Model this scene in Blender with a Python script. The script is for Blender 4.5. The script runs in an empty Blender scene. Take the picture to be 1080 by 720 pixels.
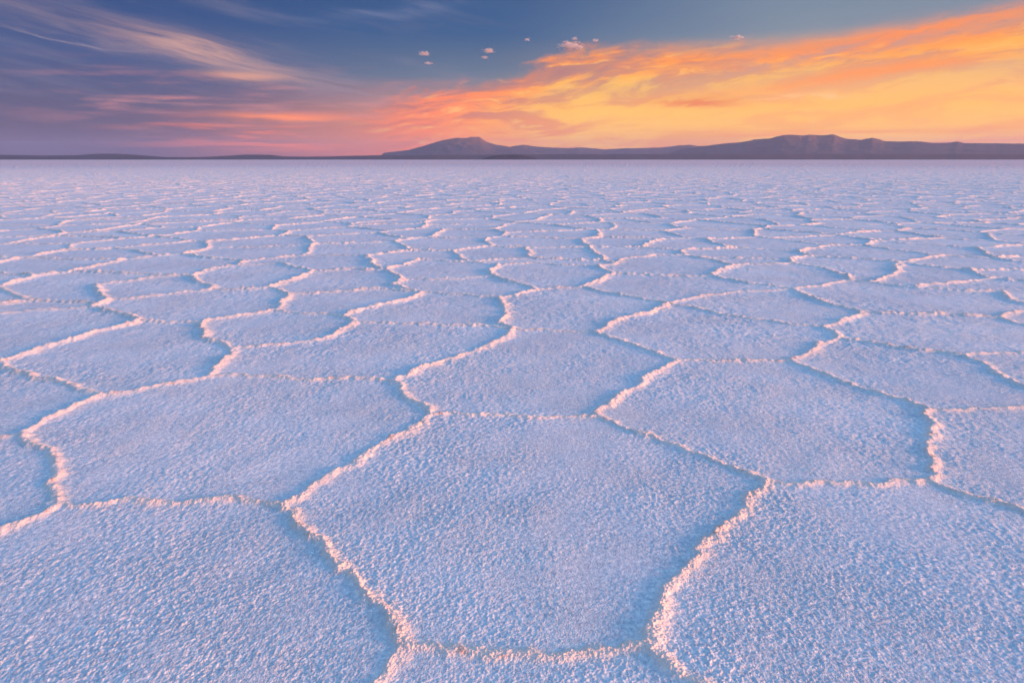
import bpy, math, random
import numpy as np

random.seed(7)
R = math.radians
S = bpy.context.scene
COL = S.collection

# ------------------------------------------------------------------ camera
CAM_H = 1.3
F_PX = 700.0                      # focal length in pixels of a 1080 px wide picture
PITCH = math.atan((360 - 168.4) / F_PX)
cam = bpy.data.cameras.new("camera")
cam.sensor_width = 36.0
cam.lens = 36.0 * F_PX / 1080.0
cam.clip_start = 0.05
cam.clip_end = 400000.0
cam_o = bpy.data.objects.new("camera", cam)
cam_o.location = (0, 0, CAM_H)
cam_o.rotation_euler = (math.pi / 2 - PITCH, 0, 0)
COL.objects.link(cam_o)
S.camera = cam_o
CP, SP = math.cos(PITCH), math.sin(PITCH)


def ray(x, y):
    """world direction of a survey sighting (x, y) made from the camera"""
    a, b = (x - 540) / F_PX, -(y - 360) / F_PX
    return (a, CP + b * SP, -SP + b * CP)


def at(x, y):
    """the point of the ground sighted at (x, y)"""
    d = ray(x, y)
    t = CAM_H / -d[2]
    return (d[0] * t, d[1] * t)


def azel(x, y):
    d = ray(x, y)
    return math.degrees(math.atan2(d[0], d[1])), math.degrees(math.atan2(d[2], math.hypot(d[0], d[1])))


SUN_AZ, SUN_EL = 107.0, 7.2
SUN_XY = np.array([math.sin(R(SUN_AZ)), math.cos(R(SUN_AZ))])
EXPO = 2.2
LIN = 2.0 ** -EXPO

# ------------------------------------------------------------------ noise
_rng = np.random.default_rng(3)
_PERM = _rng.permutation(512).astype(np.int64)
_GX = np.cos(np.linspace(0, 2 * np.pi, 512, endpoint=False)).astype(np.float32)
_GY = np.sin(np.linspace(0, 2 * np.pi, 512, endpoint=False)).astype(np.float32)


def _hash(i, j):
    return _PERM[(_PERM[i & 511] + j) & 511]


def perlin(x, y, f, seed=0):
    x = x * f + seed * 17.31
    y = y * f - seed * 9.77
    xi, yi = np.floor(x), np.floor(y)
    xf, yf = (x - xi).astype(np.float32), (y - yi).astype(np.float32)
    xi, yi = xi.astype(np.int64), yi.astype(np.int64)
    u = xf * xf * xf * (xf * (xf * 6 - 15) + 10)
    v = yf * yf * yf * (yf * (yf * 6 - 15) + 10)

    def g(i, j, dx, dy):
        h = _hash(i, j)
        return _GX[h] * dx + _GY[h] * dy
    a = g(xi, yi, xf, yf)
    b = g(xi + 1, yi, xf - 1, yf)
    c = g(xi, yi + 1, xf, yf - 1)
    d = g(xi + 1, yi + 1, xf - 1, yf - 1)
    p = a + u * (b - a)
    q = c + u * (d - c)
    return (p + v * (q - p)) * 1.5


def fbm(x, y, f, octaves=4, seed=0, gain=0.5):
    s, a = 0.0, 1.0
    for k in range(octaves):
        s = s + a * perlin(x, y, f * 2.03 ** k, seed + k * 3)
        a *= gain
    return s


def sstep(e0, e1, x):
    t = np.clip((x - e0) / (e1 - e0), 0, 1)
    return t * t * (3 - 2 * t)


# ------------------------------------------------------------------ helpers
def tag(o, label=None, cat=None, group=None, kind=None):
    if label: o["label"] = label
    if cat: o["category"] = cat
    if group: o["group"] = group
    if kind: o["kind"] = kind
    return o


def mesh_from(name, verts, faces, mat, normals=None, attr=None, parent=None):
    """one mesh object out of numpy arrays (quads or triangles)"""
    k = faces.shape[1]
    me = bpy.data.meshes.new(name)
    me.vertices.add(len(verts))
    me.vertices.foreach_set("co", np.ascontiguousarray(verts, dtype=np.float32).ravel())
    me.loops.add(faces.size)
    me.loops.foreach_set("vertex_index", np.ascontiguousarray(faces, dtype=np.int32).ravel())
    me.polygons.add(len(faces))
    me.polygons.foreach_set("loop_start", np.arange(0, faces.size, k, dtype=np.int32))
    me.update(calc_edges=True)
    me.polygons.foreach_set("use_smooth", np.ones(len(faces), dtype=bool))
    for nm, val in (attr or {}).items():
        at_ = me.attributes.new(nm, "FLOAT", "POINT")
        at_.data.foreach_set("value", np.ascontiguousarray(val, dtype=np.float32))
    if normals is not None:
        an = me.attributes.new("custom_normal", "FLOAT_VECTOR", "POINT")
        an.data.foreach_set("vector", np.ascontiguousarray(normals, dtype=np.float32).ravel())
    me.materials.append(mat)
    o = bpy.data.objects.new(name, me)
    COL.objects.link(o)
    if parent is not None:
        o.parent = parent
        o.matrix_parent_inverse.identity()
    return o


class NT:
    """tiny expression builder for shader nodes"""

    def __init__(self, tree):
        self.t = tree
        tree.nodes.clear()

    def new(self, typ, **kw):
        n = self.t.nodes.new(typ)
        for k, v in kw.items():
            setattr(n, k, v)
        return n

    def put(self, sock, v):
        if hasattr(v, "links") or isinstance(v, bpy.types.NodeSocket):
            self.t.links.new(v, sock)
        else:
            sock.default_value = v

    def m(self, op, *a, clamp=False):
        n = self.new("ShaderNodeMath", operation=op, use_clamp=clamp)
        for i, v in enumerate(a):
            self.put(n.inputs[i], v)
        return n.outputs[0]

    def add(self, a, b): return self.m("ADD", a, b)
    def sub(self, a, b): return self.m("SUBTRACT", a, b)
    def mul(self, a, b): return self.m("MULTIPLY", a, b)

    def ss(self, x, lo, hi, to0=0.0, to1=1.0):
        n = self.new("ShaderNodeMapRange", interpolation_type="SMOOTHSTEP")
        self.put(n.inputs[0], x)
        self.put(n.inputs[1], lo); self.put(n.inputs[2], hi)
        self.put(n.inputs[3], to0); self.put(n.inputs[4], to1)
        return n.outputs[0]

    def bump(self, x, lo, hi, soft):
        """1 between lo and hi with soft ends"""
        return self.mul(self.ss(x, lo - soft, lo + soft), self.ss(x, hi - soft, hi + soft, 1.0, 0.0))

    def gauss(self, x, c, w):
        d = self.m("DIVIDE", self.sub(x, c), w)
        return self.m("EXPONENT", self.mul(self.mul(d, d), -1.0))

    def xyz(self, x, y, z=0.0):
        n = self.new("ShaderNodeCombineXYZ")
        self.put(n.inputs[0], x); self.put(n.inputs[1], y); self.put(n.inputs[2], z)
        return n.outputs[0]

    def noise(self, vec, scale, detail=4.0, rough=0.5, dist=0.0, color=False):
        n = self.new("ShaderNodeTexNoise", noise_dimensions="3D")
        self.put(n.inputs["Vector"], vec)
        n.inputs["Scale"].default_value = scale
        n.inputs["Detail"].default_value = detail
        n.inputs["Roughness"].default_value = rough
        n.inputs["Distortion"].default_value = dist
        return n.outputs["Color" if color else "Fac"]

    def mix(self, f, a, b, blend="MIX"):
        n = self.new("ShaderNodeMix", data_type="RGBA", blend_type=blend)
        self.put(n.inputs[0], f); self.put(n.inputs[6], a); self.put(n.inputs[7], b)
        return n.outputs[2]

    def ramp(self, f, stops):
        n = self.new("ShaderNodeValToRGB")
        self.put(n.inputs[0], f)
        e = n.color_ramp.elements
        while len(e) < len(stops):
            e.new(0.5)
        for el, (p, c) in zip(e, stops):
            el.position = p
            el.color = c
        return n.outputs[0]


def lin(c):
    f = lambda v: v / 12.92 if v <= 0.04045 else ((v + 0.055) / 1.055) ** 2.4
    return tuple(f(v / 255.0) for v in c) + (1.0,)


def sky_rgb(c, k=1.0):
    """a colour as it shows in the picture -> radiance before exposure"""
    l = lin(c)
    return (l[0] * LIN * k, l[1] * LIN * k, l[2] * LIN * k, 1.0)


# ------------------------------------------------------------------ sky
def build_sky():
    w = bpy.data.worlds.new("World")
    S.world = w
    w.use_nodes = True
    n = NT(w.node_tree)
    tc = n.new("ShaderNodeTexCoord")
    sep = n.new("ShaderNodeSeparateXYZ")
    n.t.links.new(tc.outputs["Generated"], sep.inputs[0])
    X, Y, Z = sep.outputs
    deg = 180 / math.pi
    az = n.mul(n.m("ARCTAN2", X, Y), deg)
    el = n.mul(n.m("ARCTAN2", Z, n.m("SQRT", n.add(n.mul(X, X), n.mul(Y, Y)))), deg)

    # clear air: three elevation ramps blended by azimuth
    e16 = n.m("DIVIDE", el, 16.0)
    left = n.ramp(e16, [(0.0, sky_rgb((74, 62, 86))), (0.10, sky_rgb((88, 74, 96))), (0.25, sky_rgb((78, 80, 112))),
                        (0.45, sky_rgb((58, 84, 134))), (0.62, sky_rgb((38, 76, 132))), (0.9, sky_rgb((30, 68, 124)))])
    mid = n.ramp(e16, [(0.0, sky_rgb((236, 116, 62))), (0.10, sky_rgb((240, 136, 74))), (0.25, sky_rgb((196, 132, 110))),
                       (0.40, sky_rgb((98, 118, 142))), (0.60, sky_rgb((46, 92, 142))), (0.9, sky_rgb((34, 78, 134)))])
    right = n.ramp(e16, [(0.0, sky_rgb((250, 162, 66))), (0.10, sky_rgb((255, 184, 66))), (0.25, sky_rgb((255, 182, 82))),
                         (0.42, sky_rgb((204, 170, 138))), (0.58, sky_rgb((124, 142, 162))), (0.9, sky_rgb((96, 126, 160)))])
    wob = n.mul(n.sub(n.noise(n.xyz(n.mul(az, 0.05), n.mul(el, 0.3)), 1.0, 3.0), 0.5), 10.0)
    azw = n.add(az, wob)
    c = n.mix(n.ss(azw, -31.0, -1.0), left, mid)
    c = n.mix(n.ss(azw, -4.0, 24.0), c, right)

    def layer(c, mask, col):
        return n.mix(n.m("MINIMUM", mask, 1.0), c, col)

    # low pink and orange streaks left of the middle
    st = n.noise(n.xyz(n.mul(az, 0.10), n.mul(el, 1.5), 3.0), 1.0, 6.0, 0.6, 0.4)
    st = n.ss(st, 0.45, 0.62)
    zone = n.mul(n.bump(el, 0.7, 3.0, 0.9), n.bump(az, -25.0, 4.0, 8.0))
    c = layer(c, n.mul(n.mul(st, zone), 0.95), sky_rgb((255, 122, 60)))
    st2 = n.noise(n.xyz(n.mul(az, 0.13), n.mul(el, 1.1), 9.0), 1.0, 6.0, 0.6, 0.3)
    zone2 = n.mul(n.bump(el, 2.6, 6.0, 1.5), n.bump(az, -33.0, -4.0, 7.0))
    c = layer(c, n.mul(n.mul(n.ss(st2, 0.46, 0.7), zone2), 0.6), sky_rgb((214, 138, 134)))
    # a brighter orange bar
    a0, e0 = azel(300, 123)
    bar = n.mul(n.gauss(n.add(el, n.mul(n.sub(st2, 0.5), 1.2)), e0, 0.28), n.gauss(az, a0, 4.2))
    c = layer(c, n.mul(bar, 1.0), sky_rgb((255, 140, 74)))

    # high thin cirrus on the left, falling towards the right
    (a1, e1), (a2, e2) = azel(0, 10), azel(330, 86)
    sl = (e2 - e1) / (a2 - a1)
    across = n.sub(el, n.add(n.mul(n.sub(az, a1), sl), e1))
    along = n.add(az, n.mul(el, sl))
    wv = n.noise(n.xyz(n.mul(along, 0.06), n.mul(across, 0.35), 5.0), 1.0, 4.0, 0.55)
    acw = n.add(across, n.mul(n.sub(wv, 0.5), 2.4))
    ci = n.noise(n.xyz(n.mul(along, 0.10), n.mul(acw, 1.35), 1.0), 1.0, 9.0, 0.66, 0.15)
    band = n.gauss(acw, 0.15, 1.0)
    c = layer(c, n.mul(n.mul(n.ss(ci, 0.30, 0.68), band), n.mul(n.ss(az, 0.0, -16.0), 0.36)), sky_rgb((168, 144, 156)))
    ap, ep = azel(222, 68)
    patch = n.mul(n.gauss(acw, 0.25, 0.75), n.gauss(az, ap, 5.6))
    c = layer(c, n.mul(n.mul(n.ss(ci, 0.25, 0.68), patch), 0.72), sky_rgb((232, 176, 156)))
    ap, ep = azel(258, 80)
    patch = n.mul(n.gauss(n.add(el, n.mul(n.sub(ci, 0.5), 1.0)), ep, 0.32), n.gauss(az, ap, 2.6))
    c = layer(c, n.mul(patch, 0.6), sky_rgb((252, 176, 132)))
    # faint wisps all over the blue
    wi = n.noise(n.xyz(n.mul(along, 0.10), n.mul(across, 0.9), 12.0), 1.0, 9.0, 0.64, 0.25)
    c = layer(c, n.mul(n.mul(n.ss(wi, 0.47, 0.78), n.bump(el, 3.0, 14.0, 2.0)), n.ss(az, 6.0, -14.0, 0.0, 0.30)), sky_rgb((140, 134, 158)))
    # small white wisp high on the left
    ap, ep = azel(60, 27)
    p = n.mul(n.gauss(n.add(acw, 0), -0.62, 0.16), n.gauss(az, ap, 2.4))
    c = layer(c, n.mul(n.mul(p, n.ss(ci, 0.42, 0.62)), 0.55), sky_rgb((216, 190, 194)))
    # a hooked wisp towards the top middle
    a3, e3 = azel(400, 14)
    hk = n.mul(n.gauss(n.add(n.sub(el, n.mul(n.sub(az, a3), 0.06)), n.mul(n.sub(wv, 0.5), 2.2)), e3, 0.34), n.gauss(az, a3, 6.0))
    c = layer(c, n.mul(n.mul(hk, n.ss(wi, 0.3, 0.65)), 0.5), sky_rgb((128, 138, 176)))

    # the great orange bank climbing to the right: everything under one ragged upper edge
    pe = [azel(*p_) for p_ in [(330, 128), (380, 118), (430, 104), (480, 94), (540, 84), (575, 64), (600, 52), (650, 50), (700, 48), (800, 43), (900, 36), (1000, 22), (1080, 8)]]
    pe = pe + [(50.0, pe[-1][1] + 0.6)]
    azn = n.m("DIVIDE", n.add(az, 20.0), 75.0)
    edge = n.mul(n.ramp(azn, [((a_ + 20) / 75, (e_ / 16,) * 3 + (1,)) for a_, e_ in pe]), 16.0)
    (a1, e1), (a2, e2) = azel(430, 126), azel(1080, 34)
    sl = (e2 - e1) / (a2 - a1)
    across = n.sub(el, n.mul(n.sub(az, a1), sl))
    along = n.add(az, n.mul(el, sl))
    wv = n.noise(n.xyz(n.mul(along, 0.11), n.mul(across, 0.32), 21.0), 1.0, 5.0, 0.55)
    acw = n.add(across, n.mul(n.sub(wv, 0.5), 2.6))
    ob = n.noise(n.xyz(n.mul(along, 0.10), n.mul(acw, 0.80), 31.0), 1.0, 8.0, 0.60, 0.5)
    fine = n.noise(n.xyz(n.mul(along, 0.30), n.mul(acw, 1.7), 37.0), 1.0, 8.0, 0.64, 0.7)
    puff = n.noise(n.xyz(n.mul(along, 0.42), n.mul(across, 0.85), 57.0), 1.0, 7.0, 0.62, 0.4)
    t = n.add(n.sub(edge, el), n.add(n.mul(n.sub(puff, 0.5), n.ss(az, 4.0, 14.0, 3.4, 1.2)), n.mul(n.sub(wv, 0.5), 1.2)))
    body = n.mul(n.ss(t, -0.5, n.ss(az, 0.0, 16.0, 0.8, 1.5)), n.ss(az, -15.0, -6.0))
    dense = n.add(n.ss(n.add(n.mul(ob, 0.55), n.mul(fine, 0.45)), 0.39, 0.57, 0.42, 1.0), n.ss(az, -6.0, 10.0, 0.0, 0.08))
    thin = n.ss(t, 3.4, 1.6, n.ss(az, 4.0, 15.0, 0.8, 0.45), 1.0)
    warm = n.ss(az, -9.0, 7.0)
    hi = n.mix(warm, sky_rgb((250, 128, 74)), sky_rgb((255, 152, 62)))
    lo = n.mix(warm, sky_rgb((250, 124, 60)), sky_rgb((255, 192, 70)))
    bank = n.mix(n.ss(t, 0.8, 2.9), hi, lo)
    shade = n.mix(warm, sky_rgb((186, 92, 80)), sky_rgb((226, 132, 84)))
    bank = n.mix(n.ss(ob, 0.53, 0.41, 0.0, 0.85), bank, shade)
    bank = n.mix(n.ss(fine, 0.54, 0.68, 0.0, 0.6), bank, sky_rgb((255, 204, 108)))
    bank = n.mix(n.ss(fine, 0.46, 0.33, 0.0, 0.6), bank, sky_rgb((214, 108, 70)))
    c = layer(c, n.mul(n.mul(body, dense), thin), bank)
    # two firm orange streaks on the right
    a6, e6 = azel(960, 34)
    k6 = n.mul(n.gauss(n.add(n.sub(n.sub(el, e6), n.mul(n.sub(az, a6), sl * 0.9)), n.mul(n.sub(wv, 0.5), 1.6)), 0.0, 0.62), n.gauss(az, a6, 11.0))
    c = layer(c, n.mul(k6, n.ss(fine, 0.30, 0.56, 0.35, 0.9)), sky_rgb((255, 146, 70)))
    a7, e7 = azel(930, 76)
    k7 = n.mul(n.gauss(n.add(n.sub(n.sub(el, e7), n.mul(n.sub(az, a7), sl * 0.8)), n.mul(n.sub(wv, 0.5), 1.4)), 0.0, 0.48), n.gauss(az, a7, 10.0))
    c = layer(c, n.mul(k7, n.ss(fine, 0.30, 0.56, 0.3, 0.85)), sky_rgb((255, 150, 62)))
    # a lavender slot inside the right half of the bank
    a5, e5 = azel(870, 58)
    slot = n.mul(n.gauss(n.sub(n.sub(el, e5), n.mul(n.sub(az, a5), sl)), n.mul(n.sub(wv, 0.5), 2.0), 0.42), n.gauss(az, a5, 8.0))
    c = layer(c, n.mul(n.mul(slot, n.ss(fine, 0.62, 0.42)), 0.85), sky_rgb((196, 150, 138)))
    # yellow glow under it, thin darker bars in the glow
    ga, ge = azel(670, 122)
    gl = n.mul(n.gauss(el, ge, 1.5), n.gauss(az, ga, 9.0))
    c = layer(c, n.mul(gl, n.ss(ob, 0.38, 0.60, 0.30, 0.85)), sky_rgb((255, 194, 74)))
    ga, ge = azel(735, 107)
    db = n.mul(n.gauss(n.add(el, n.mul(n.sub(fine, 0.5), 1.8)), ge, 0.40), n.gauss(az, ga, 3.6))
    c = layer(c, n.mul(n.mul(db, n.ss(fine, 0.36, 0.54)), 0.95), sky_rgb((230, 126, 58)))
    ga, ge = azel(850, 100)
    db = n.mul(n.gauss(n.add(el, n.mul(n.sub(fine, 0.5), 1.6)), ge, 0.25), n.gauss(az, ga, 3.4))
    c = layer(c, n.mul(n.mul(db, n.ss(fine, 0.46, 0.60)), 0.85), sky_rgb((255, 196, 128)))
    # rose bars just over the mountains
    ho = n.noise(n.xyz(n.mul(az, 0.07), n.mul(el, 2.2), 44.0), 1.0, 6.0, 0.6, 0.3)
    c = layer(c, n.mul(n.mul(n.ss(ho, 0.45, 0.66), n.bump(el, 0.9, 2.1, 0.6)), n.bump(az, -6.0, 40.0, 8.0)), sky_rgb((246, 146, 72)))

    # far above the picture the physical sky takes over (and lights the salt)
    ns = n.new("ShaderNodeTexSky", sky_type="NISHITA")
    ns.sun_disc = False
    ns.sun_elevation = R(SUN_EL)
    ns.sun_rotation = R(SUN_AZ)
    ns.altitude = 3650.0
    ns.air_density = 1.0
    ns.dust_density = 1.0
    ns.ozone_density = 1.5
    nish = n.mix(1.0, ns.outputs[0], (NISHITA_K, NISHITA_K, NISHITA_K, 1.0), "MULTIPLY")
    c = n.mix(n.ss(el, 13.0, 34.0), c, nish)
    # the low air glows a little more than it is seen to, for the haze in front of it dims it
    gain = n.ss(el, 9.0, 0.0, 1.06, 1.34)
    c = n.mix(1.0, c, n.xyz(n.mul(gain, 1.04), gain, n.mul(gain, 0.92)), "MULTIPLY")
    bg = n.new("ShaderNodeBackground")
    n.t.links.new(c, bg.inputs[0])
    bg.inputs[1].default_value = 1.0
    out = n.new("ShaderNodeOutputWorld")
    n.t.links.new(bg.outputs[0], out.inputs[0])


NISHITA_K = 0.134
build_sky()

sun = bpy.data.lights.new("sun", "SUN")
sun.energy = 1.75
sun.angle = R(14)          # the broad glow of a sun on the horizon
sun.color = (1.0, 0.40, 0.20)
sun_o = bpy.data.objects.new("sun", sun)
sun_o.rotation_euler = (R(90 - SUN_EL), 0, R(180 - SUN_AZ))
sun_o.location = (200, 50, 60)
COL.objects.link(sun_o)


# ------------------------------------------------------------------ materials
def salt_material(name):
    m = bpy.data.materials.new(name)
    m.use_nodes = True
    n = NT(m.node_tree)
    geo = n.new("ShaderNodeNewGeometry")
    P = geo.outputs["Position"]
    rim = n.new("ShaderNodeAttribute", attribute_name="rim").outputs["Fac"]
    big = n.noise(P, 0.9, 4.0, 0.55)
    med = n.noise(P, 9.0, 5.0, 0.65)
    c = n.mix(n.ss(big, 0.3, 0.7), (0.58, 0.67, 0.75, 1), (0.74, 0.80, 0.85, 1))
    c = n.mix(n.ss(med, 0.48, 0.72, 0.0, 0.5), c, (0.60, 0.64, 0.71, 1))
    # grains: clear crystals look dark, broken ones white
    gc = n.noise(P, 55.0, 6.0, 0.82)
    c = n.mix(n.ss(gc, 0.50, 0.62, 0.0, 1.0), c, (0.99, 0.98, 0.98, 1))
    c = n.mix(n.ss(gc, 0.49, 0.38, 0.0, 0.8), c, (0.42, 0.49, 0.59, 1))
    # the ridge crust is a rosy buff, with rusty mineral stains here and there
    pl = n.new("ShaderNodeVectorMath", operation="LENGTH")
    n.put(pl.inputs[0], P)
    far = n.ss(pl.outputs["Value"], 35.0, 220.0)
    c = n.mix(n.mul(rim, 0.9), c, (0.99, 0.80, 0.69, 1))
    c = n.mix(n.mul(far, 0.85), c, (0.70, 0.53, 0.55, 1))  # distant crust: silty mauve, with self-shadowing of unmodelled pits painted into the colour
    stain = n.mul(n.ss(n.noise(P, 14.0, 3.0, 0.6), 0.58, 0.72), n.ss(rim, 0.45, 0.9))
    c = n.mix(n.mul(stain, 0.55), c, (0.62, 0.30, 0.20, 1))
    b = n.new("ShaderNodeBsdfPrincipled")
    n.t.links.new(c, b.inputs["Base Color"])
    b.inputs["Roughness"].default_value = 0.62
    b.inputs["IOR"].default_value = 1.4
    # grains of salt
    g1 = n.noise(P, 190.0, 2.0, 0.6)
    g2 = n.noise(P, 75.0, 3.0, 0.6)
    hgt = n.add(n.mul(g1, 0.0060), n.mul(g2, 0.0045))
    bu = n.new("ShaderNodeBump")
    n.put(bu.inputs["Strength"], n.ss(n.noise(P, 1.7, 4.0, 0.6), 0.36, 0.62, 0.45, 1.0))
    bu.inputs["Distance"].default_value = 1.0
    n.t.links.new(hgt, bu.inputs["Height"])
    # far out, ridges too fine to model one by one: crust facets that lean every way
    nv = n.noise(P, 14.0, 3.0, 0.7, color=True)
    v1 = n.new("ShaderNodeVectorMath", operation="SUBTRACT")
    n.put(v1.inputs[0], nv); v1.inputs[1].default_value = (0.5, 0.5, 0.5)
    v2 = n.new("ShaderNodeVectorMath", operation="SCALE")
    n.put(v2.inputs[0], v1.outputs[0]); n.put(v2.inputs["Scale"], n.mul(far, 2.4))
    v4 = n.new("ShaderNodeVectorMath", operation="ADD")
    n.put(v4.inputs[0], v2.outputs[0]); n.put(v4.inputs[1], bu.outputs[0])
    v3 = n.new("ShaderNodeVectorMath", operation="NORMALIZE")
    n.put(v3.inputs[0], v4.outputs[0])
    n.t.links.new(v3.outputs[0], b.inputs["Normal"])
    out = n.new("ShaderNodeOutputMaterial")
    n.t.links.new(b.outputs[0], out.inputs[0])
    return m


def rock_material(name, low, high, zlo, zhi):
    m = bpy.data.materials.new(name)
    m.use_nodes = True
    n = NT(m.node_tree)
    geo = n.new("ShaderNodeNewGeometry")
    P = geo.outputs["Position"]
    sp = n.new("ShaderNodeSeparateXYZ")
    n.t.links.new(P, sp.inputs[0])
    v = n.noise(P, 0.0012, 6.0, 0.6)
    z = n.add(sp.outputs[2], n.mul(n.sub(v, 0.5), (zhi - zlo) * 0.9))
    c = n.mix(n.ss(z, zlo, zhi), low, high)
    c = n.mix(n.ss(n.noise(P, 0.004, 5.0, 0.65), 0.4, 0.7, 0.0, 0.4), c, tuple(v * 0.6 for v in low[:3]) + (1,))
    b = n.new("ShaderNodeBsdfPrincipled")
    n.t.links.new(c, b.inputs["Base Color"])
    b.inputs["Roughness"].default_value = 0.95
    b.inputs["Specular IOR Level"].default_value = 0.1
    out = n.new("ShaderNodeOutputMaterial")
    n.t.links.new(b.outputs[0], out.inputs[0])
    return m


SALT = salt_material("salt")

# ------------------------------------------------------------------ the ridge network surveyed near the camera
N = dict(
    A=(298, 532), B=(453, 437), C=(630, 440), D=(807, 507), E=(680, 681), F=(427, 680), G=(62, 531), H=(22, 458),
    I=(107, 417), J=(980, 508), K=(979, 432), L=(834, 380.5), M=(712, 380.5), n=(885, 357), n2=(868, 345), O=(907, 329),
    P=(1015, 375.5), Q=(627, 351), R=(705, 321), S=(835, 305), T=(615, 303), U=(647, 289), u2=(630, 281), v=(751, 291),
    w=(772, 280), V=(565, 306), W=(519, 291), Z=(527, 314), X=(445, 308), Y=(541, 347), a=(376, 340), aa=(362, 334),
    ab=(340, 358), b=(241, 367), bb=(214, 340), c=(290, 327), d=(223, 397), e=(413, 402), f=(0, 382), g=(147, 339),
    h=(95, 324), h2=(115, 316), i=(100, 300), j=(222, 305.5), k=(202, 291), l=(235, 281), m=(281, 304), m2=(305, 311),
    nn=(330, 286), o=(423, 294), p=(407, 285), q=(443, 274), t=(526, 279.5), u=(563, 277), s1=(892, 291), s2=(900, 296),
    y=(1057, 308), x=(1055, 335.5),
    Lh=(-70, 336), Lf=(-70, 378), LH=(-70, 474), LG=(-90, 590), BL=(-60, 790), Fb=(385, 775), Eb=(800, 775), BR=(1180, 775),
    RJ=(1140, 558), RK=(1140, 429), RP=(1140, 372), RX=(1140, 356), RY=(1140, 331))
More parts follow.
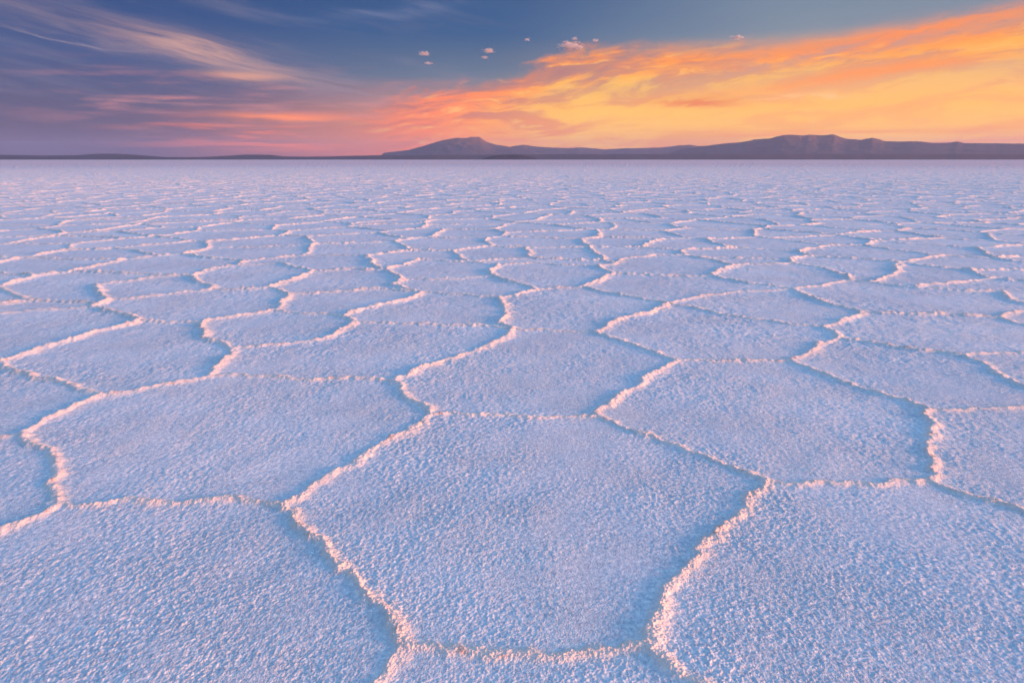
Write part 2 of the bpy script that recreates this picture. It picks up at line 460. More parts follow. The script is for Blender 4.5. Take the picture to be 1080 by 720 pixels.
E = [  # node, node, strength of the ridge, points on the way
    ("A", "B", 1.0, [(340, 505), (372, 490), (400, 470), (430, 455)]),
    ("A", "F", 1.15, [(322, 560), (350, 590), (380, 617), (410, 645), (419, 665)]),
    ("F", "E", 1.0, [(460, 681), (490, 687), (520, 691), (555, 688), (600, 691), (640, 687)]),
    ("E", "D", 1.1, [(692, 655), (697, 640), (700, 625), (712, 612), (735, 590), (744, 570), (760, 558), (780, 545), (788, 525)]),
    ("B", "C", 0.7, [(490, 437), (545, 440), (590, 440)]),
    ("C", "D", 0.9, [(660, 453), (700, 466), (750, 485), (780, 496)]),
    ("A", "G", 0.8, [(270, 530), (212, 528), (170, 530), (140, 526), (110, 532), (78, 534)]),
    ("G", "H", 1.3, [(58, 520), (61, 500), (56, 481), (46, 472), (30, 468)]),
    ("H", "I", 1.25, [(40, 448), (60, 438), (85, 425)]),
    ("H", "LH", 0.6, [(10, 461), (-20, 465)]),
    ("G", "LG", 0.9, [(50, 540), (25, 550), (0, 560), (-40, 572)]),
    ("F", "Fb", 0.5, [(411, 700), (400, 718)]),
    ("E", "Eb", 0.9, [(700, 700), (720, 714), (750, 732)]),
    ("D", "J", 0.75, [(850, 510), (900, 511), (930, 512)]),
    ("J", "K", 1.0, [(985, 490), (980, 470), (984, 450)]),
    ("J", "RJ", 0.9, [(1005, 518), (1030, 525), (1060, 533), (1080, 540)]),
    ("K", "L", 0.95, [(955, 423), (900, 407), (870, 395)]),
    ("K", "RK", 0.4, [(1030, 431), (1080, 429)]),
    ("C", "M", 1.0, [(628, 434), (647, 422), (677, 405), (687, 394)]),
    ("M", "L", 0.7, [(770, 381), (817, 381)]),
    ("L", "n", 0.7, [(855, 370)]),
    ("n", "n2", 1.0, []), ("n2", "O", 0.8, [(885, 340)]),
    ("n", "P", 0.9, [(915, 361), (970, 370)]),
    ("P", "RK", 0.9, [(1045, 390), (1078, 407)]),
    ("P", "RP", 0.35, [(1050, 373)]),
    ("M", "Q", 1.0, [(690, 372), (655, 360)]),
    ("Q", "R", 0.9, [(640, 342), (660, 335), (690, 328)]),
    ("R", "n2", 0.75, [(760, 332), (810, 338)]),
    ("R", "S", 0.4, [(740, 312), (775, 308), (810, 307)]),
    ("R", "T", 0.9, [(675, 315), (640, 309)]),
    ("S", "O", 0.8, [(865, 317)]),
    ("S", "v", 0.8, [(780, 297)]),
    ("O", "x", 0.8, [(965, 332)]),
    ("T", "U", 1.0, [(635, 294)]),
    ("U", "u2", 0.9, []), ("U", "v", 0.7, [(700, 291)]),
    ("T", "V", 0.7, []), ("V", "W", 1.0, [(545, 299), (525, 293)]),
    ("V", "Z", 0.7, [(545, 311)]), ("Z", "X", 0.7, [(480, 311)]), ("Z", "Y", 1.0, [(533, 327), (526, 342)]),
    ("Q", "Y", 0.7, [(590, 349)]), ("Y", "a", 0.7, [(525, 345), (475, 343), (425, 342)]),
    ("a", "aa", 1.0, []), ("aa", "X", 1.0, [(390, 325), (415, 319)]), ("aa", "c", 0.7, [(330, 331)]),
    ("a", "ab", 1.0, [(360, 347)]), ("ab", "b", 0.6, [(310, 362), (280, 364)]),
    ("b", "bb", 1.1, [(213, 357), (212, 347)]), ("bb", "c", 1.1, [(221, 337), (260, 332)]),
    ("b", "d", 1.1, [(245, 370), (235, 381)]),
    ("d", "e", 0.75, [(275, 397), (350, 399)]),
    ("e", "B", 1.1, [(422, 412), (435, 423)]),
    ("e", "Y", 1.0, [(440, 390), (470, 380), (500, 370), (530, 357)]),
    ("d", "I", 0.8, [(165, 407), (130, 414)]),
    ("I", "f", 0.9, [(75, 408), (40, 400), (15, 392)]),
    ("f", "g", 1.2, [(50, 365), (100, 350)]), ("f", "Lf", 1.0, []),
    ("g", "bb", 0.6, []), ("g", "h", 1.1, [(115, 329)]),
    ("h", "Lh", 0.6, [(45, 327), (0, 331)]), ("h", "h2", 1.1, []), ("h2", "i", 1.1, [(103, 309)]),
    ("i", "k", 0.6, [(150, 294)]), ("h2", "j", 0.8, [(165, 312)]), ("j", "k", 1.1, [(207, 297)]),
    ("k", "l", 1.0, [(220, 284)]), ("l", "r_", 0, []) if False else ("l", "nn", 0.8, [(270, 279), (297, 277.5)]),
    ("j", "m", 0.7, [(260, 305)]), ("m", "nn", 1.0, [(310, 295)]), ("m", "m2", 1.0, []), ("m2", "c", 1.0, []),
    ("m2", "X", 0.6, [(360, 307), (400, 305)]), ("X", "o", 1.1, [(425, 305), (412, 301)]), ("o", "p", 1.0, []),
    ("o", "W", 0.6, [(475, 294)]), ("p", "q", 1.1, [(425, 280)]), ("p", "nn", 0.8, [(370, 284)]),
    ("q", "t", 0.7, [(480, 276)]), ("t", "W", 1.0, []), ("t", "u", 0.6, []), ("u", "u2", 0.7, [(595, 280)]),
    ("u2", "w", 0.7, [(660, 272), (690, 269), (720, 269), (755, 275)]), ("w", "v", 0.9, []),
    ("w", "s1", 0.7, [(805, 279), (835, 278), (870, 283)]), ("s1", "s2", 1.0, []),
    ("s2", "S", 0.4, [(870, 300)]), ("s2", "y", 0.8, [(940, 301), (1000, 306)]),
    ("y", "RY", 0.8, [(1064, 316), (1085, 321)]), ("x", "RX", 0.8, [(1082, 343)]), ("x", "RY", 0.7, [(1063, 330.5), (1085, 329)]),
    ("Lh", "Lf", 0.8, []), ("Lf", "LH", 0.8, []), ("LH", "LG", 0.8, []), ("LG", "BL", 0.8, []), ("BL", "Fb", 0.8, []),
    ("Fb", "Eb", 0.8, []), ("Eb", "BR", 0.8, []), ("BR", "RJ", 0.8, []), ("RJ", "RK", 0.8, []), ("RK", "RP", 0.8, []),
    ("RP", "RX", 0.8, []), ("RX", "RY", 0.8, []),
]


def crumple(pts, seed):
    """break a polyline down into a jagged one (world metres)"""
    rnd = random.Random(seed)
    rough = 0.11
    for _ in range(5):
        out = [pts[0]]
        for p, q in zip(pts, pts[1:]):
            dx, dy = q[0] - p[0], q[1] - p[1]
            L = math.hypot(dx, dy)
            if L > 0.05:
                k = rnd.uniform(-1, 1) * rough
                t = rnd.uniform(0.4, 0.6)
                out.append((p[0] + dx * t - dy * k, p[1] + dy * t + dx * k))
            out.append(q)
        pts = out
    return pts


edges = []
for k, (n1, n2, s, mid) in enumerate(E):
    pts = [at(*N[n1])] + [at(*p) for p in mid] + [at(*N[n2])]
    edges.append((n1, n2, 0.38 + 0.68 * s, crumple(pts, 100 + k)))

# faces of the planar network
half = {}
for ei, (n1, n2, s, pts) in enumerate(edges):
    half.setdefault(n1, []).append((math.atan2(pts[1][1] - pts[0][1], pts[1][0] - pts[0][0]), ei, 0))
    half.setdefault(n2, []).append((math.atan2(pts[-2][1] - pts[-1][1], pts[-2][0] - pts[-1][0]), ei, 1))
for v in half.values():
    v.sort()
done, polys = set(), []
for ei in range(len(edges)):
    for dr in (0, 1):
        if (ei, dr) in done:
            continue
        cur, poly, names = (ei, dr), [], []
        while cur not in done:
            done.add(cur)
            e_, d_ = cur
            pts = edges[e_][3] if d_ == 0 else edges[e_][3][::-1]
            poly += pts[:-1]
            names.append(edges[e_][0] if d_ == 0 else edges[e_][1])
            nd = edges[e_][1] if d_ == 0 else edges[e_][0]
            lst = half[nd]
            pos = next(i_ for i_, q_ in enumerate(lst) if q_[1] == e_ and q_[2] == 1 - d_)
            nx = lst[pos - 1]
            cur = (nx[1], nx[2])
        ar = 0.5 * sum(p[0] * q[1] - q[0] * p[1] for p, q in zip(poly, poly[1:] + poly[:1]))
        if ar > 0:
            polys.append((names, np.array(poly), ar))
print("surveyed plates", len(polys), [round(p[2], 2) for p in polys])

# ------------------------------------------------------------------ the salt surface
rows = [0.62]
while rows[-1] < 420:
    r = rows[-1]
    px = r * r / (F_PX * CAM_H)                 # one picture line of ground at this distance
    st = max(0.003, 0.72 * px)
    if r < 45: st = min(st, 0.055)
    elif r < 130: st = min(st, 0.055 + (r - 45) * 0.004)
    rows.append(r + st)
rows = np.array(rows)
fine_az = np.arange(-R(47), R(47), 1 / 720.0)
co = []
a_ = fine_az[-1]
while a_ < R(85):
    a_ += min(0.02, 1 / 720.0 + (a_ - fine_az[-1]) * 0.04)
    co.append(a_)
co = np.array(co)
azs = np.concatenate([-co[::-1], fine_az, co])
NR, NC = len(rows), len(azs)
print("grid", NR, NC, NR * NC)
rr, aa_ = np.meshgrid(rows, azs, indexing="ij")
px_, py_ = rr * np.sin(aa_), rr * np.cos(aa_)
x, y, r = px_.ravel(), py_.ravel(), rr.ravel()
NV = len(x)

dist = np.full(NV, 9.0, np.float32)
vx = np.zeros(NV, np.float32)
vy = np.zeros(NV, np.float32)
strength = np.ones(NV, np.float32)
label = np.full(NV, -1, np.int32)

allp = np.concatenate([p[1] for p in polys])
near = np.nonzero((x > allp[:, 0].min() - 0.5) & (x < allp[:, 0].max() + 0.5) & (y < allp[:, 1].max() + 0.5))[0]
nxs, nys = x[near], y[near]
# which surveyed plate
# (the sheet is displaced a little so that the outlines waver on the scale of centimetres)
wxn = nxs + 0.010 * perlin(nxs, nys, 14, 41) + 0.006 * perlin(nxs, nys, 35, 43)
wyn = nys + 0.010 * perlin(nxs, nys, 14, 42) + 0.006 * perlin(nxs, nys, 35, 44)
for pi_, (names, poly, ar) in enumerate(polys):
    lo, hi = poly.min(0), poly.max(0)
    sel = np.nonzero((wxn > lo[0]) & (wxn < hi[0]) & (wyn > lo[1]) & (wyn < hi[1]))[0]
    X_, Y_ = wxn[sel], wyn[sel]
    ins = np.zeros(len(sel), bool)
    for p, q in zip(poly, np.roll(poly, -1, 0)):
        if p[1] == q[1]: continue
        c_ = (p[1] > Y_) != (q[1] > Y_)
        ins ^= c_ & (X_ < (q[0] - p[0]) * (Y_ - p[1]) / (q[1] - p[1]) + p[0])
    label[near[sel[ins]]] = pi_
# distance to the surveyed ridges
MAXD = 0.45
bins = {}
BS = 0.5
bx, by = np.floor(wxn / BS).astype(int), np.floor(wyn / BS).astype(int)
key = bx * 100000 + by
order = np.argsort(key, kind="stable")
ks = key[order]
uk, start = np.unique(ks, return_index=True)
end = np.append(start[1:], len(ks))
lut = {int(k_): (int(s_), int(e_)) for k_, s_, e_ in zip(uk, start, end)}
nd_ = np.full(len(near), 9.0, np.float32)
nvx = np.zeros(len(near), np.float32); nvy = np.zeros(len(near), np.float32); nst = np.ones(len(near), np.float32)
for (n1, n2, s, pts) in edges:
    cells = {}
    for p, q in zip(pts, pts[1:]):
        for i_ in range(math.floor((min(p[0], q[0]) - MAXD) / BS), math.floor((max(p[0], q[0]) + MAXD) / BS) + 1):
            for j_ in range(math.floor((min(p[1], q[1]) - MAXD) / BS), math.floor((max(p[1], q[1]) + MAXD) / BS) + 1):
                cells.setdefault(i_ * 100000 + j_, []).append((p, q))
    for ck, segs in cells.items():
        if ck not in lut: continue
        idx = order[lut[ck][0]:lut[ck][1]]
        X_, Y_ = wxn[idx], wyn[idx]
        bd, bvx, bvy = nd_[idx], nvx[idx], nvy[idx]
        bs = nst[idx]
        for p, q in segs:
            dx, dy = q[0] - p[0], q[1] - p[1]
            L2 = dx * dx + dy * dy + 1e-12
            t_ = np.clip(((X_ - p[0]) * dx + (Y_ - p[1]) * dy) / L2, 0, 1)
            ex, ey = X_ - p[0] - t_ * dx, Y_ - p[1] - t_ * dy
            dd = np.sqrt(ex * ex + ey * ey)
            b_ = dd < bd
            bd = np.where(b_, dd, bd); bvx = np.where(b_, ex, bvx); bvy = np.where(b_, ey, bvy)
            bs = np.where(b_, s, bs)
        nd_[idx], nvx[idx], nvy[idx], nst[idx] = bd, bvx, bvy, bs
dist[near], vx[near], vy[near], strength[near] = nd_, nvx, nvy, nst

# everything farther out: a cell pattern of the same size
mean_area = np.median([p[2] for p in polys])
SX, SY = 1.42, 1.16
print("median plate area", mean_area)
wx = x + 0.09 * perlin(x, y, 1.1, 51) + 0.035 * perlin(x, y, 3.7, 52) + 0.016 * perlin(x, y, 14, 53)
wy = y + 0.09 * perlin(x, y, 1.1, 61) + 0.035 * perlin(x, y, 3.7, 62) + 0.016 * perlin(x, y, 14, 63)
out_idx = np.nonzero(label < 0)[0]


def seed_of(i, j):
    h1 = _hash(i * 7 + 3, j * 13 + 5) / 512.0
    h2 = _hash(i * 11 + 29, j * 5 + 17) / 512.0
    return (i + 0.5 * (j & 1) + 0.5 + 0.88 * (h1 - 0.5)) * SX, (j + 0.5 + 0.88 * (h2 - 0.5)) * SY


hull = [at(*N[k]) for k in ("BL", "LG", "LH", "Lf", "Lh")] + [at(*p) for p in
        [(0, 331), (100, 300), (202, 291), (235, 281), (297, 277), (407, 285), (443, 274), (526, 279), (630, 281), (700, 268),
         (772, 280), (835, 277), (900, 296), (1057, 308)]] + [at(*N[k]) for k in ("RY", "RX", "RP", "RK", "RJ", "BR", "Eb", "Fb")]
hull = np.array(hull)


def in_hull(X_, Y_):
    ins = np.zeros(X_.shape, bool)
    for p, q in zip(hull, np.roll(hull, -1, 0)):
        if p[1] == q[1]: continue
        c_ = (p[1] > Y_) != (q[1] > Y_)
        ins ^= c_ & (X_ < (q[0] - p[0]) * (Y_ - p[1]) / (q[1] - p[1]) + p[0])
    return ins


seed_ids = {}
CH = 400000
for c0 in range(0, len(out_idx), CH):
    idx = out_idx[c0:c0 + CH]
    X_, Y_ = wx[idx], wy[idx]
    J0 = np.floor(Y_ / SY).astype(np.int64)
    I0 = np.floor(X_ / SX).astype(np.int64)
    best = np.full(len(idx), 1e9); bxs = np.zeros(len(idx)); bys = np.zeros(len(idx)); bid = np.zeros(len(idx), np.int64)
    cand = []
    for dj in (-2, -1, 0, 1, 2):
        for di in (-2, -1, 0, 1, 2):
            I, J = I0 + di, J0 + dj
            sx, sy = seed_of(I, J)
            kill = in_hull(sx, sy) if (Y_.min() < 14) else None
            d2 = (X_ - sx) ** 2 + (Y_ - sy) ** 2
            if kill is not None: d2 = np.where(kill, 1e8, d2)
            cand.append((sx, sy, d2, I * 100003 + J))
            b_ = d2 < best
            best = np.where(b_, d2, best); bxs = np.where(b_, sx, bxs); bys = np.where(b_, sy, bys)
            bid = np.where(b_, I * 100003 + J, bid)
    ed = np.full(len(idx), 9.0); evx = np.zeros(len(idx)); evy = np.zeros(len(idx)); eid = np.zeros(len(idx), np.int64)
    for sx, sy, d2, cid in cand:
        gx, gy = sx - bxs, sy - bys
        L = np.sqrt(gx * gx + gy * gy) + 1e-9
        dd = ((bxs + sx) * 0.5 - X_) * gx / L + ((bys + sy) * 0.5 - Y_) * gy / L
        ok = (cid != bid) & (d2 < 1e7) & (dd < ed)
        ed = np.where(ok, dd, ed); evx = np.where(ok, -gx / L * dd, evx); evy = np.where(ok, -gy / L * dd, evy)
        eid = np.where(ok, cid, eid)
    label[idx] = -1
    seed_ids[c0] = bid
    b_ = ed < dist[idx]
    es = 0.80 + 0.45 * ((np.abs(bid + eid) * 2654435761 % 1000) / 1000.0)
    dist[idx] = np.where(b_, ed, dist[idx]); vx[idx] = np.where(b_, evx, vx[idx]); vy[idx] = np.where(b_, evy, vy[idx])
    strength[idx] = np.where(b_, es, strength[idx])
    del cand
bid_all = np.concatenate([seed_ids[k] for k in sorted(seed_ids)])
uids, inv = np.unique(bid_all, return_inverse=True)
label[out_idx] = inv + len(polys)
n_lab = len(uids) + len(polys)

# heights
vn = np.sqrt(vx * vx + vy * vy) + 1e-6
side = (vx * SUN_XY[0] + vy * SUN_XY[1]) / vn          # +1 on the sun's side of a ridge
side = side * sstep(0.0, 0.012, vn)
n_a = perlin(x, y, 2.1, 1); n_b = perlin(x, y, 7.0, 2); n_c = perlin(x, y, 23.0, 3)
fade_n = sstep(40, 12, r)
lump = perlin(x, y, 48.0, 4) * fade_n
lump2 = perlin(x, y, 95.0, 5) * sstep(9, 3, r)
amp = 0.0098 * strength * (1 + 0.40 * n_a + 0.35 * n_b + 0.30 * n_c)
amp = np.clip(amp, 0.006, 0.034)
wid = 0.0140 * (0.75 + 0.35 * strength) * (1 + 0.42 * n_b + 0.32 * n_c)
wid = wid * np.where(side > 0, 1 + 0.55 * side, 1 + 0.25 * side)
wid = np.maximum(wid, 0.010)
# the ridges stand taller and broader farther out
tall = sstep(1.8, 9.0, r)
amp = amp * (1 + 1.7 * tall)
wid = wid * (1 + 0.75 * tall + 1.3 * sstep(25, 110, r))
amp = amp * (1 + 0.7 * sstep(25, 110, r))
prof = np.exp(-(dist / (wid * 1.12)) ** 1.9)
flare = np.exp(-(dist / (0.11 + 0.05 * side)))
lump3 = perlin(x, y, 170.0, 6) * sstep(4.5, 2, r)
z = amp * prof * (1 + 0.18 * lump + 0.13 * lump2 + 0.26 * lump3)
z += amp * 0.07 * flare
z += 0.004 * perlin(x, y, 0.9, 8) + 0.0028 * perlin(x, y, 5.5, 9)
tex_amp = np.clip(0.85 + 0.75 * perlin(x, y, 1.3, 10) + 0.55 * perlin(x, y, 4.7, 15), 0.15, 2.0)
g = perlin(x, y, 30.0, 11) * 0.0022 * sstep(22, 9, r) * (0.55 + 0.45 * sstep(2, 5, r)) + perlin(x, y, 13.0, 14) * 0.003 * sstep(45, 18, r) * sstep(1.5, 6, r) + perlin(x, y, 62.0, 12) * 0.0018 * sstep(9, 4.0, r) \
    + perlin(x, y, 130.0, 13) * 0.0020 * sstep(3.6, 1.8, r)
z += g * tex_amp * (1 + 0.5 * flare)
z += (np.maximum(lump2, 0) * 0.0018 + np.abs(lump3) * 0.0036) * np.exp(-(dist / 0.06)) * strength
rimf = np.exp(-(dist / (wid * 1.5)) ** 2).astype(np.float32)

V = np.stack([x, y, z], 1).astype(np.float32)
Zg = z.reshape(NR, NC)
Vg = V.reshape(NR, NC, 3)
dr_ = np.gradient(Vg, axis=0)
dc_ = np.gradient(Vg, axis=1)
NRM = np.cross(dc_, dr_)
NRM /= np.linalg.norm(NRM, axis=2, keepdims=True) + 1e-12
NRM = NRM.reshape(-1, 3)
print("normal z mean", NRM[:, 2].mean())

ii = np.arange(NR * NC).reshape(NR, NC)
q = np.stack([ii[:-1, :-1], ii[:-1, 1:], ii[1:, 1:], ii[1:, :-1]], 2).reshape(-1, 4)
# a face belongs to the plate most of its corners stand on
fl = label[q[:, 0]]
fc = V[q].mean(1)
frim = rimf[q].mean(1) > 0.16

# how large each plate shows
d = fc - np.array([0, 0, CAM_H], np.float32)
depth = d[:, 1] * CP - d[:, 2] * SP
sxp = 540 + F_PX * d[:, 0] / depth
syp = 360 - F_PX * (d[:, 1] * SP + d[:, 2] * CP) / depth
inside = (depth > 0.1) & (sxp > 0) & (sxp < 1080) & (syp > 0) & (syp < 720)
e1_ = V[q[:, 2]] - V[q[:, 0]]
e2_ = V[q[:, 3]] - V[q[:, 1]]
area = 0.5 * np.abs(e1_[:, 0] * e2_[:, 1] - e1_[:, 1] * e2_[:, 0])
scr = np.where(inside, area * F_PX * F_PX * CAM_H / np.maximum(depth, 0.1) ** 3, 0)
vis = np.bincount(fl, weights=scr, minlength=n_lab)
cxs = np.bincount(fl, weights=np.where(inside, sxp, 0) * scr, minlength=n_lab) / np.maximum(vis, 1e-6)
cys = np.bincount(fl, weights=np.where(inside, syp, 0) * scr, minlength=n_lab) / np.maximum(vis, 1e-6)
def span(v):
    m1 = np.bincount(fl, weights=np.where(inside, v, 0) * scr, minlength=n_lab) / np.maximum(vis, 1e-6)
    m2 = np.bincount(fl, weights=np.where(inside, v * v, 0) * scr, minlength=n_lab) / np.maximum(vis, 1e-6)
    return np.sqrt(np.maximum(m2 - m1 * m1, 0)) * 3.4


spanx, spany = span(sxp.astype(np.float64)), span(syp.astype(np.float64))
_rw = frim.astype(np.float64)
rim_str = np.bincount(fl, weights=_rw * strength[q[:, 0]], minlength=n_lab) / np.maximum(np.bincount(fl, weights=_rw, minlength=n_lab), 1e-6)
rank = np.argsort(-vis)
N_PLATES = 292
chosen = [int(k_) for k_ in rank[:N_PLATES] if vis[k_] > 1.0]
print("plates", len(chosen), "smallest shows px2", vis[chosen[-1]], "at y", cys[chosen[-1]])
sel_mask = np.zeros(n_lab, bool); sel_mask[chosen] = True


def take(name, fsel, parent=None, origin=None, mat=None):
    fq = q[fsel]
    u_, inv_ = np.unique(fq, return_inverse=True)
    vv = V[u_]
    if origin is not None:
        vv = vv - origin
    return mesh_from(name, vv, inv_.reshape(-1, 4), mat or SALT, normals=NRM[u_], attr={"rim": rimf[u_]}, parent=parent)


# PLATE_LABELS and far_label() come next
SURVEYED = {
    "BAFEDC": "great six-sided salt plate filling the bottom centre, between two bright diagonal ridges",
    "DEEbBRRJJ": "large salt plate filling the bottom right corner, beside the winding ridge",
    "FAGLGBLFb": "large salt plate filling the bottom left corner, left of the bright diagonal ridge",
    "ABedIHG": "broad seven-sided salt plate left of the central one, thick peach rim on its left",
    "CDJKLM": "broad six-sided salt plate right of centre, just behind the bottom right corner plate",
    "BCMQYe": "six-sided salt plate directly behind the great bottom centre plate",
    "Yaabbde": "wide salt plate behind the broad seven-sided one, its front rim straight and level",
    "bbbgfId": "salt plate near the left edge with a thick zigzag rim on its right",
    "LKRKPn": "five-sided salt plate at the right edge, behind the ridge that bends downward there",
    "EFFbEb": "narrow strip of salt plate cut off by the bottom edge, below the rusty ridge",
    "MLnn2RQ": "wide six-sided salt plate right of centre, its front rim nearly level",
    "KJRJRK": "salt plate cut off by the right edge, beyond the upright ridge",
    "n2nPRPRXxO": "long salt plate reaching the right edge, in front of the faint level ridges",
    "SOxRYys2": "very long low salt plate on the right, under the broad massif's right end",
    "QRTVZY": "six-sided salt plate at the centre, behind the one that backs the great plate",
    "bbcm2mjh2hg": "many-sided salt plate left of centre, left of the hook-shaped ridge",
    "GHLHLG": "salt plate cut off by the left edge, left of the thick S-shaped peach ridge",
    "fghLhLf": "salt plate at the left edge with a bright long diagonal ridge in front",
    "n2OSR": "four-sided lens-shaped salt plate under the massif's flat top, faint rim behind",
    "aaacbbbab": "rounded salt plate wrapped on the left by the hook-shaped ridge",
    "ZXaaaY": "five-sided salt plate left of centre with a sharp notch at its left tip",
    "HIfLfLH": "salt plate at the left edge, just behind the junction of the thick peach ridge",
    "RSvUT": "five-sided salt plate behind the centre, between the central plate and the long ones",
    "aaXm2c": "small four-sided salt plate left of centre, behind the notched one",
    "vSs2s1w": "flat five-sided salt plate right of centre with a straight diagonal front ridge",
    "TUu2utWV": "seven-sided salt plate in the middle distance, straight below the low range",
    "nnmm2Xop": "six-sided salt plate in the middle distance, in front of the volcano's left foot",
    "kjmnnl": "five-sided salt plate in the middle distance, left of the volcano, zigzag left rim",
    "u2Uvw": "wide four-sided salt plate in the middle distance, right of the seven-sided one",
    "VWoXZ": "five-sided salt plate in the middle distance, straight below the volcano's right slope",
    "ih2jk": "four-sided salt plate in the left middle distance, between two short zigzag ridges",
    "poWtq": "thin five-sided salt plate in the middle distance, straight below the volcano's summit",
    "PRKRP": "thin wedge of salt plate at the right edge between two converging ridges",
    "xRXRY": "sliver of salt plate cut off by the right edge, middle distance",
}
_used = {}


def plate_label(k_):
    if k_ < len(polys):
        return SURVEYED["".join(polys[k_][0])], "polygonal salt plates"
    cx_, cy_ = cxs[k_], cys[k_]
    w_, h_ = spanx[k_], spany[k_]
    if cy_ > 600: look = "large"
    elif w_ / max(h_, 0.5) > 8: look = "thin"
    elif w_ / max(h_, 0.5) > 5.5: look = "flat"
    else: look = "compact"
    edge = "bright" if rim_str[k_] > 1.02 else ("faint" if rim_str[k_] < 0.82 else "pink")
    for lim, place in ((120, "at far left"), (390, "below the left hills"), (512, "below the volcano"), (566, "below the dark hump"),
                       (722, "below the low range"), (800, "below the massif's left slope"), (900, "below the massif's top"), (1000, "below the massif's right slope"), (2000, "at far right")):
        if cx_ < lim: break
    for dec in (0, 1):
        lab = f"{look} {edge}-rimmed salt plate {place}, {cx_ / 10.8:.{dec}f}% across, {cy_ / 7.2:.{dec}f}% down"
        if lab not in _used: break
    _used[lab] = 1
    return lab, "polygonal salt plates"


order_f = np.argsort(fl, kind="stable")
fls = fl[order_f]
b0 = np.searchsorted(fls, np.arange(n_lab), "left")
b1 = np.searchsorted(fls, np.arange(n_lab), "right")
for k_ in chosen:
    fs = order_f[b0[k_]:b1[k_]]
    rim_s, top_s = fs[frim[fs]], fs[~frim[fs]]
    cen = fc[fs].mean(0); cen[2] = 0
    if len(top_s) == 0: top_s = fs; rim_s = fs[:0]
    o = take("salt_plate", top_s, origin=cen)
    o.location = cen
    lab, grp = plate_label(k_)
    tag(o, lab, "salt plate", grp)
    if len(rim_s):
        take("raised_rim", rim_s, parent=o, origin=cen)
rest = np.nonzero(~sel_mask[fl])[0]
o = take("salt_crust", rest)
tag(o, "fine far crust of countless salt plates running to the horizon", "salt crust", None, "stuff")

# the pan the plates lie on, as far as the eye reaches
zb = -0.03
gs = np.array([[-4.4e4, -6e3, zb], [4.4e4, -6e3, zb], [4.4e4, 4.4e4, zb], [-4.4e4, 4.4e4, zb]])
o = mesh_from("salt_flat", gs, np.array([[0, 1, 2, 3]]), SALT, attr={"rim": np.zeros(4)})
tag(o, "white salt flat reaching to the foot of the mountains", "ground", None, "structure")

# ------------------------------------------------------------------ mountains
def mountain(name, line, dist_m, depth_m, mat, label_, cat, seed, apron=0.0, gully=0.13, base=-6.0):
    """a relief whose skyline, sighted from the camera, follows line; it has a front and a back slope"""
    pts = [azel(*p) for p in line]
    azp = np.array([p[0] for p in pts]); elp = np.array([p[1] for p in pts])
    nx_, ny_ = max(120, int((azp[-1] - azp[0]) * 14)), 90
    A_ = np.linspace(azp[0], azp[-1], nx_)
    base_el = 0.0
    top = np.interp(A_, azp, elp)
    T_ = np.linspace(-1, 1, ny_)
    AA, TT = np.meshgrid(np.radians(A_), T_, indexing="ij")
    top2 = np.repeat(top[:, None], ny_, 1)
    crest = dist_m + 0.10 * depth_m * fbm(AA * 12, AA * 0 + seed, 1.0, 4, seed)
    D_ = crest + TT * depth_m
    X_, Y_ = D_ * np.sin(AA), D_ * np.cos(AA)
    H = np.tan(np.radians(top2)) * crest + CAM_H
    fall = np.abs(TT)
    s_ = np.clip(1 - fall, 0, 1)
    prof_ = s_ ** 1.35 * (1 - apron) + apron * s_ ** 3
    k_ = 9.0 / depth_m
    rid = 1 - np.abs(fbm(X_, Y_, k_ * 0.5, 5, seed + 5, 0.55))
    rid2 = fbm(X_, Y_, k_ * 2.2, 4, seed + 9, 0.55)
    amt = gully * (fall ** 0.6) * (1 - fall) * 4 * 0.6
    Z_ = H * (prof_ * (1 - amt * (1 - rid) * 1.6) + amt * 0.25 * rid2 * prof_)
    Z_ = np.minimum(Z_, H * 1.0)
    edge = np.minimum(sstep(0, 0.03, np.linspace(0, 1, nx_)), sstep(1, 0.97, np.linspace(0, 1, nx_)))[:, None]
    Z_ = Z_ * np.where(edge < 1, 0.2 + 0.8 * edge, 1) + base * (fall > 0.98)
    ox, oy = dist_m * math.sin(math.radians(A_.mean())), dist_m * math.cos(math.radians(A_.mean()))
    VV = np.stack([X_ - ox, Y_ - oy, Z_], 2).reshape(-1, 3)
    ix = np.arange(nx_ * ny_).reshape(nx_, ny_)
    F_ = np.stack([ix[:-1, :-1], ix[1:, :-1], ix[1:, 1:], ix[:-1, 1:]], 2).reshape(-1, 4)
    o = mesh_from(name, VV, F_, mat)
    o.location = (ox, oy, 0)
    tag(o, label_, cat, None, "structure")
    return o


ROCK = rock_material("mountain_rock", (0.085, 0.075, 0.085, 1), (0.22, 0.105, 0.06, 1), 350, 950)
DARK = rock_material("hill_rock", (0.05, 0.042, 0.045, 1), (0.08, 0.06, 0.055, 1), 20, 300)
PLAIN = rock_material("shore_earth", (0.085, 0.07, 0.08, 1), (0.12, 0.09, 0.095, 1), 20, 260)

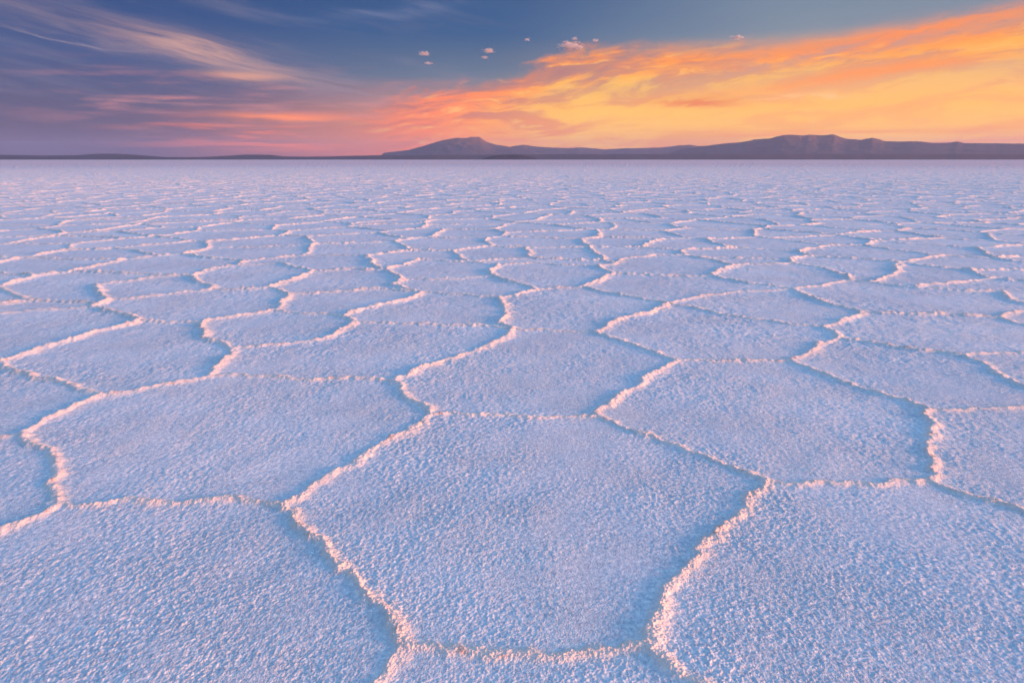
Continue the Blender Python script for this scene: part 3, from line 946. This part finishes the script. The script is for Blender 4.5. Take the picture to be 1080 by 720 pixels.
mountain("mountain", [(398, 166), (405, 161), (430, 158.3), (447, 153.3), (460, 149.3), (475, 145.7), (483, 145), (490, 145.3), (497, 144),
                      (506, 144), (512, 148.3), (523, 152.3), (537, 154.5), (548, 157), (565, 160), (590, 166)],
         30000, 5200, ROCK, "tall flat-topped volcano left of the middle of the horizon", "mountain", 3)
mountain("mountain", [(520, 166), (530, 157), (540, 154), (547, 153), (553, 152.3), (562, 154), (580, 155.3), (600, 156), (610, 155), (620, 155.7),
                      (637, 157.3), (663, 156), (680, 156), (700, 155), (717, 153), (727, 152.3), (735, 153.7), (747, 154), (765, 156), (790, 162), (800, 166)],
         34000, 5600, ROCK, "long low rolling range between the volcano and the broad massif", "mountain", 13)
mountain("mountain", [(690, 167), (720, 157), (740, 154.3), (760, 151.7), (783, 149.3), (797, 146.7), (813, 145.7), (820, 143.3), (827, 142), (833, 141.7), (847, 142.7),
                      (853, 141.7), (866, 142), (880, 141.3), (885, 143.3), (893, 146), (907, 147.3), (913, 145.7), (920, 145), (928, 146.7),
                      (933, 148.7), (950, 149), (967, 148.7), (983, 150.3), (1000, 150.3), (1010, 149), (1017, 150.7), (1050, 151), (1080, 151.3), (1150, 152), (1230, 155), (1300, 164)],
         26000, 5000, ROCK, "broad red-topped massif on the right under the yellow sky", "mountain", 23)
mountain("hill", [(-160, 166), (-120, 162.5), (-60, 162), (0, 163.2), (50, 164), (80, 163.6), (105, 162), (125, 162.2), (145, 163.3), (165, 165), (185, 166.5)],
         24000, 3000, DARK, "low dark hills at the left end of the horizon", "hill", 33)
mountain("hill", [(190, 167), (215, 165.5), (245, 164), (258, 163), (285, 163.2), (300, 165), (330, 165.3), (360, 164.6), (385, 164), (410, 163.5), (440, 165), (470, 167)],
         23000, 2600, DARK, "low dark hills just left of the volcano's foot", "hill", 43)
mountain("hill", [(508, 167.5), (520, 164.2), (530, 163), (545, 162.8), (553, 163.4), (562, 166), (568, 167.5)],
         12500, 700, DARK, "small dark hump in front of the volcano", "hill", 53)
mountain("shore", [(-300, 165.5), (0, 165.6), (150, 165.8), (300, 165.6), (450, 163.5), (600, 162.6), (800, 162.2), (1000, 162.4), (1200, 163), (1400, 165)],
         17000, 4200, PLAIN, "dark strip of shore land along the far edge of the salt", "shore", 63, apron=0.5, gully=0.05)

# ------------------------------------------------------------------ the air
hb = np.array([[sx * 4.6e4, yy, zz] for zz in (-7.5, 1120.0) for (sx, yy) in ((-1, -7e3), (1, -7e3), (1, 4.6e4), (-1, 4.6e4))])
hf = np.array([[3, 2, 1, 0], [4, 5, 6, 7], [0, 1, 5, 4], [1, 2, 6, 5], [2, 3, 7, 6], [3, 0, 4, 7]])
hm = bpy.data.materials.new("haze")
hm.use_nodes = True
n = NT(hm.node_tree)
pv = n.new("ShaderNodeVolumePrincipled")
pv.inputs["Color"].default_value = (0.52, 0.62, 0.88, 1)
pv.inputs["Density"].default_value = 1.7e-5
pv.inputs["Anisotropy"].default_value = 0.25
ho = n.new("ShaderNodeOutputMaterial")
n.t.links.new(pv.outputs[0], ho.inputs["Volume"])
o = mesh_from("haze", hb, hf, hm)
tag(o, "thin evening haze over the salt flat", "haze", None, "stuff")

# ------------------------------------------------------------------ small clouds above the haze
def cloud_material():
    m = bpy.data.materials.new("cloud_vapour")
    m.use_nodes = True
    n = NT(m.node_tree)
    tc = n.new("ShaderNodeTexCoord")
    oi = n.new("ShaderNodeObjectInfo")
    P = tc.outputs["Object"]
    off = n.mul(oi.outputs["Random"], 40.0)
    av = n.new("ShaderNodeVectorMath", operation="ADD")
    n.put(av.inputs[0], P); n.put(av.inputs[1], n.xyz(off, off, off))
    f = n.noise(av.outputs[0], 2.3, 5.0, 0.6)
    ln = n.new("ShaderNodeVectorMath", operation="LENGTH")
    n.put(ln.inputs[0], P)
    s = n.add(n.sub(1.0, ln.outputs["Value"]), n.mul(n.sub(f, 0.5), 2.8))
    sp = n.new("ShaderNodeSeparateXYZ")
    n.put(sp.inputs[0], P)
    dens = n.mul(n.mul(n.ss(s, 0.34, 1.05), n.ss(sp.outputs[2], -0.55, -0.25)), 0.05)
    pv = n.new("ShaderNodeVolumePrincipled")
    pv.inputs["Color"].default_value = (1.0, 0.88, 0.78, 1)
    pv.inputs["Anisotropy"].default_value = 0.2
    n.put(pv.inputs["Density"], dens)
    out = n.new("ShaderNodeOutputMaterial")
    n.t.links.new(pv.outputs[0], out.inputs["Volume"])
    return m


import bmesh
CLOUD = cloud_material()
bm = bmesh.new()
bmesh.ops.create_icosphere(bm, subdivisions=3, radius=1.0)
cloud_me = bpy.data.meshes.new("cloud")
bm.to_mesh(cloud_me); bm.free()
cloud_me.materials.append(CLOUD)
for (cx_, cy_, w_, h_, lab_) in [
        (447, 57, 13, 6, "white puff high over the volcano's left shoulder, upper of two"),
        (452, 67, 9, 4, "thin white puff over the volcano's left shoulder, lower of two"),
        (515, 54, 14, 6, "ragged peach puff high above the volcano's right slope"),
        (511, 61, 8, 4, "small pale puff just under the ragged peach one above the volcano"),
        (556, 42, 7, 4, "tiny lone white puff high in the blue right of the volcano"),
        (602, 49, 25, 10, "lumpy pink puff topping the orange cloud bank, largest of its cluster"),
        (606, 41, 7, 4, "tiny white tuft crowning the lumpy pink puff"),
        (628, 43, 8, 4, "tiny white tuft right of the lumpy pink puff"),
        (777, 40, 14, 5, "small flat pinkish puff over the long upper edge of the orange bank")]:
    dd = ray(cx_, cy_)
    k_ = 13000.0 / math.hypot(dd[0], dd[1])
    o = bpy.data.objects.new("cloud", cloud_me)
    COL.objects.link(o)
    o.location = (dd[0] * k_, dd[1] * k_, CAM_H + dd[2] * k_)
    sl_ = 13000.0 / F_PX * 0.85
    o.scale = (w_ * sl_ * 0.72, w_ * sl_ * 0.5, h_ * sl_ * 0.70)
    tag(o, lab_, "cloud", "small clouds over the volcano")

# ------------------------------------------------------------------ picture settings
vs = S.view_settings
vs.view_transform = "Standard"
vs.look = "None"
vs.exposure = EXPO
vs.gamma = 1.0
vs.use_curve_mapping = False
S.render.engine = "CYCLES"
S.cycles.use_denoising = True
S.cycles.max_bounces = 6
S.cycles.volume_bounces = 2
S.cycles.sample_clamp_indirect = 4.0
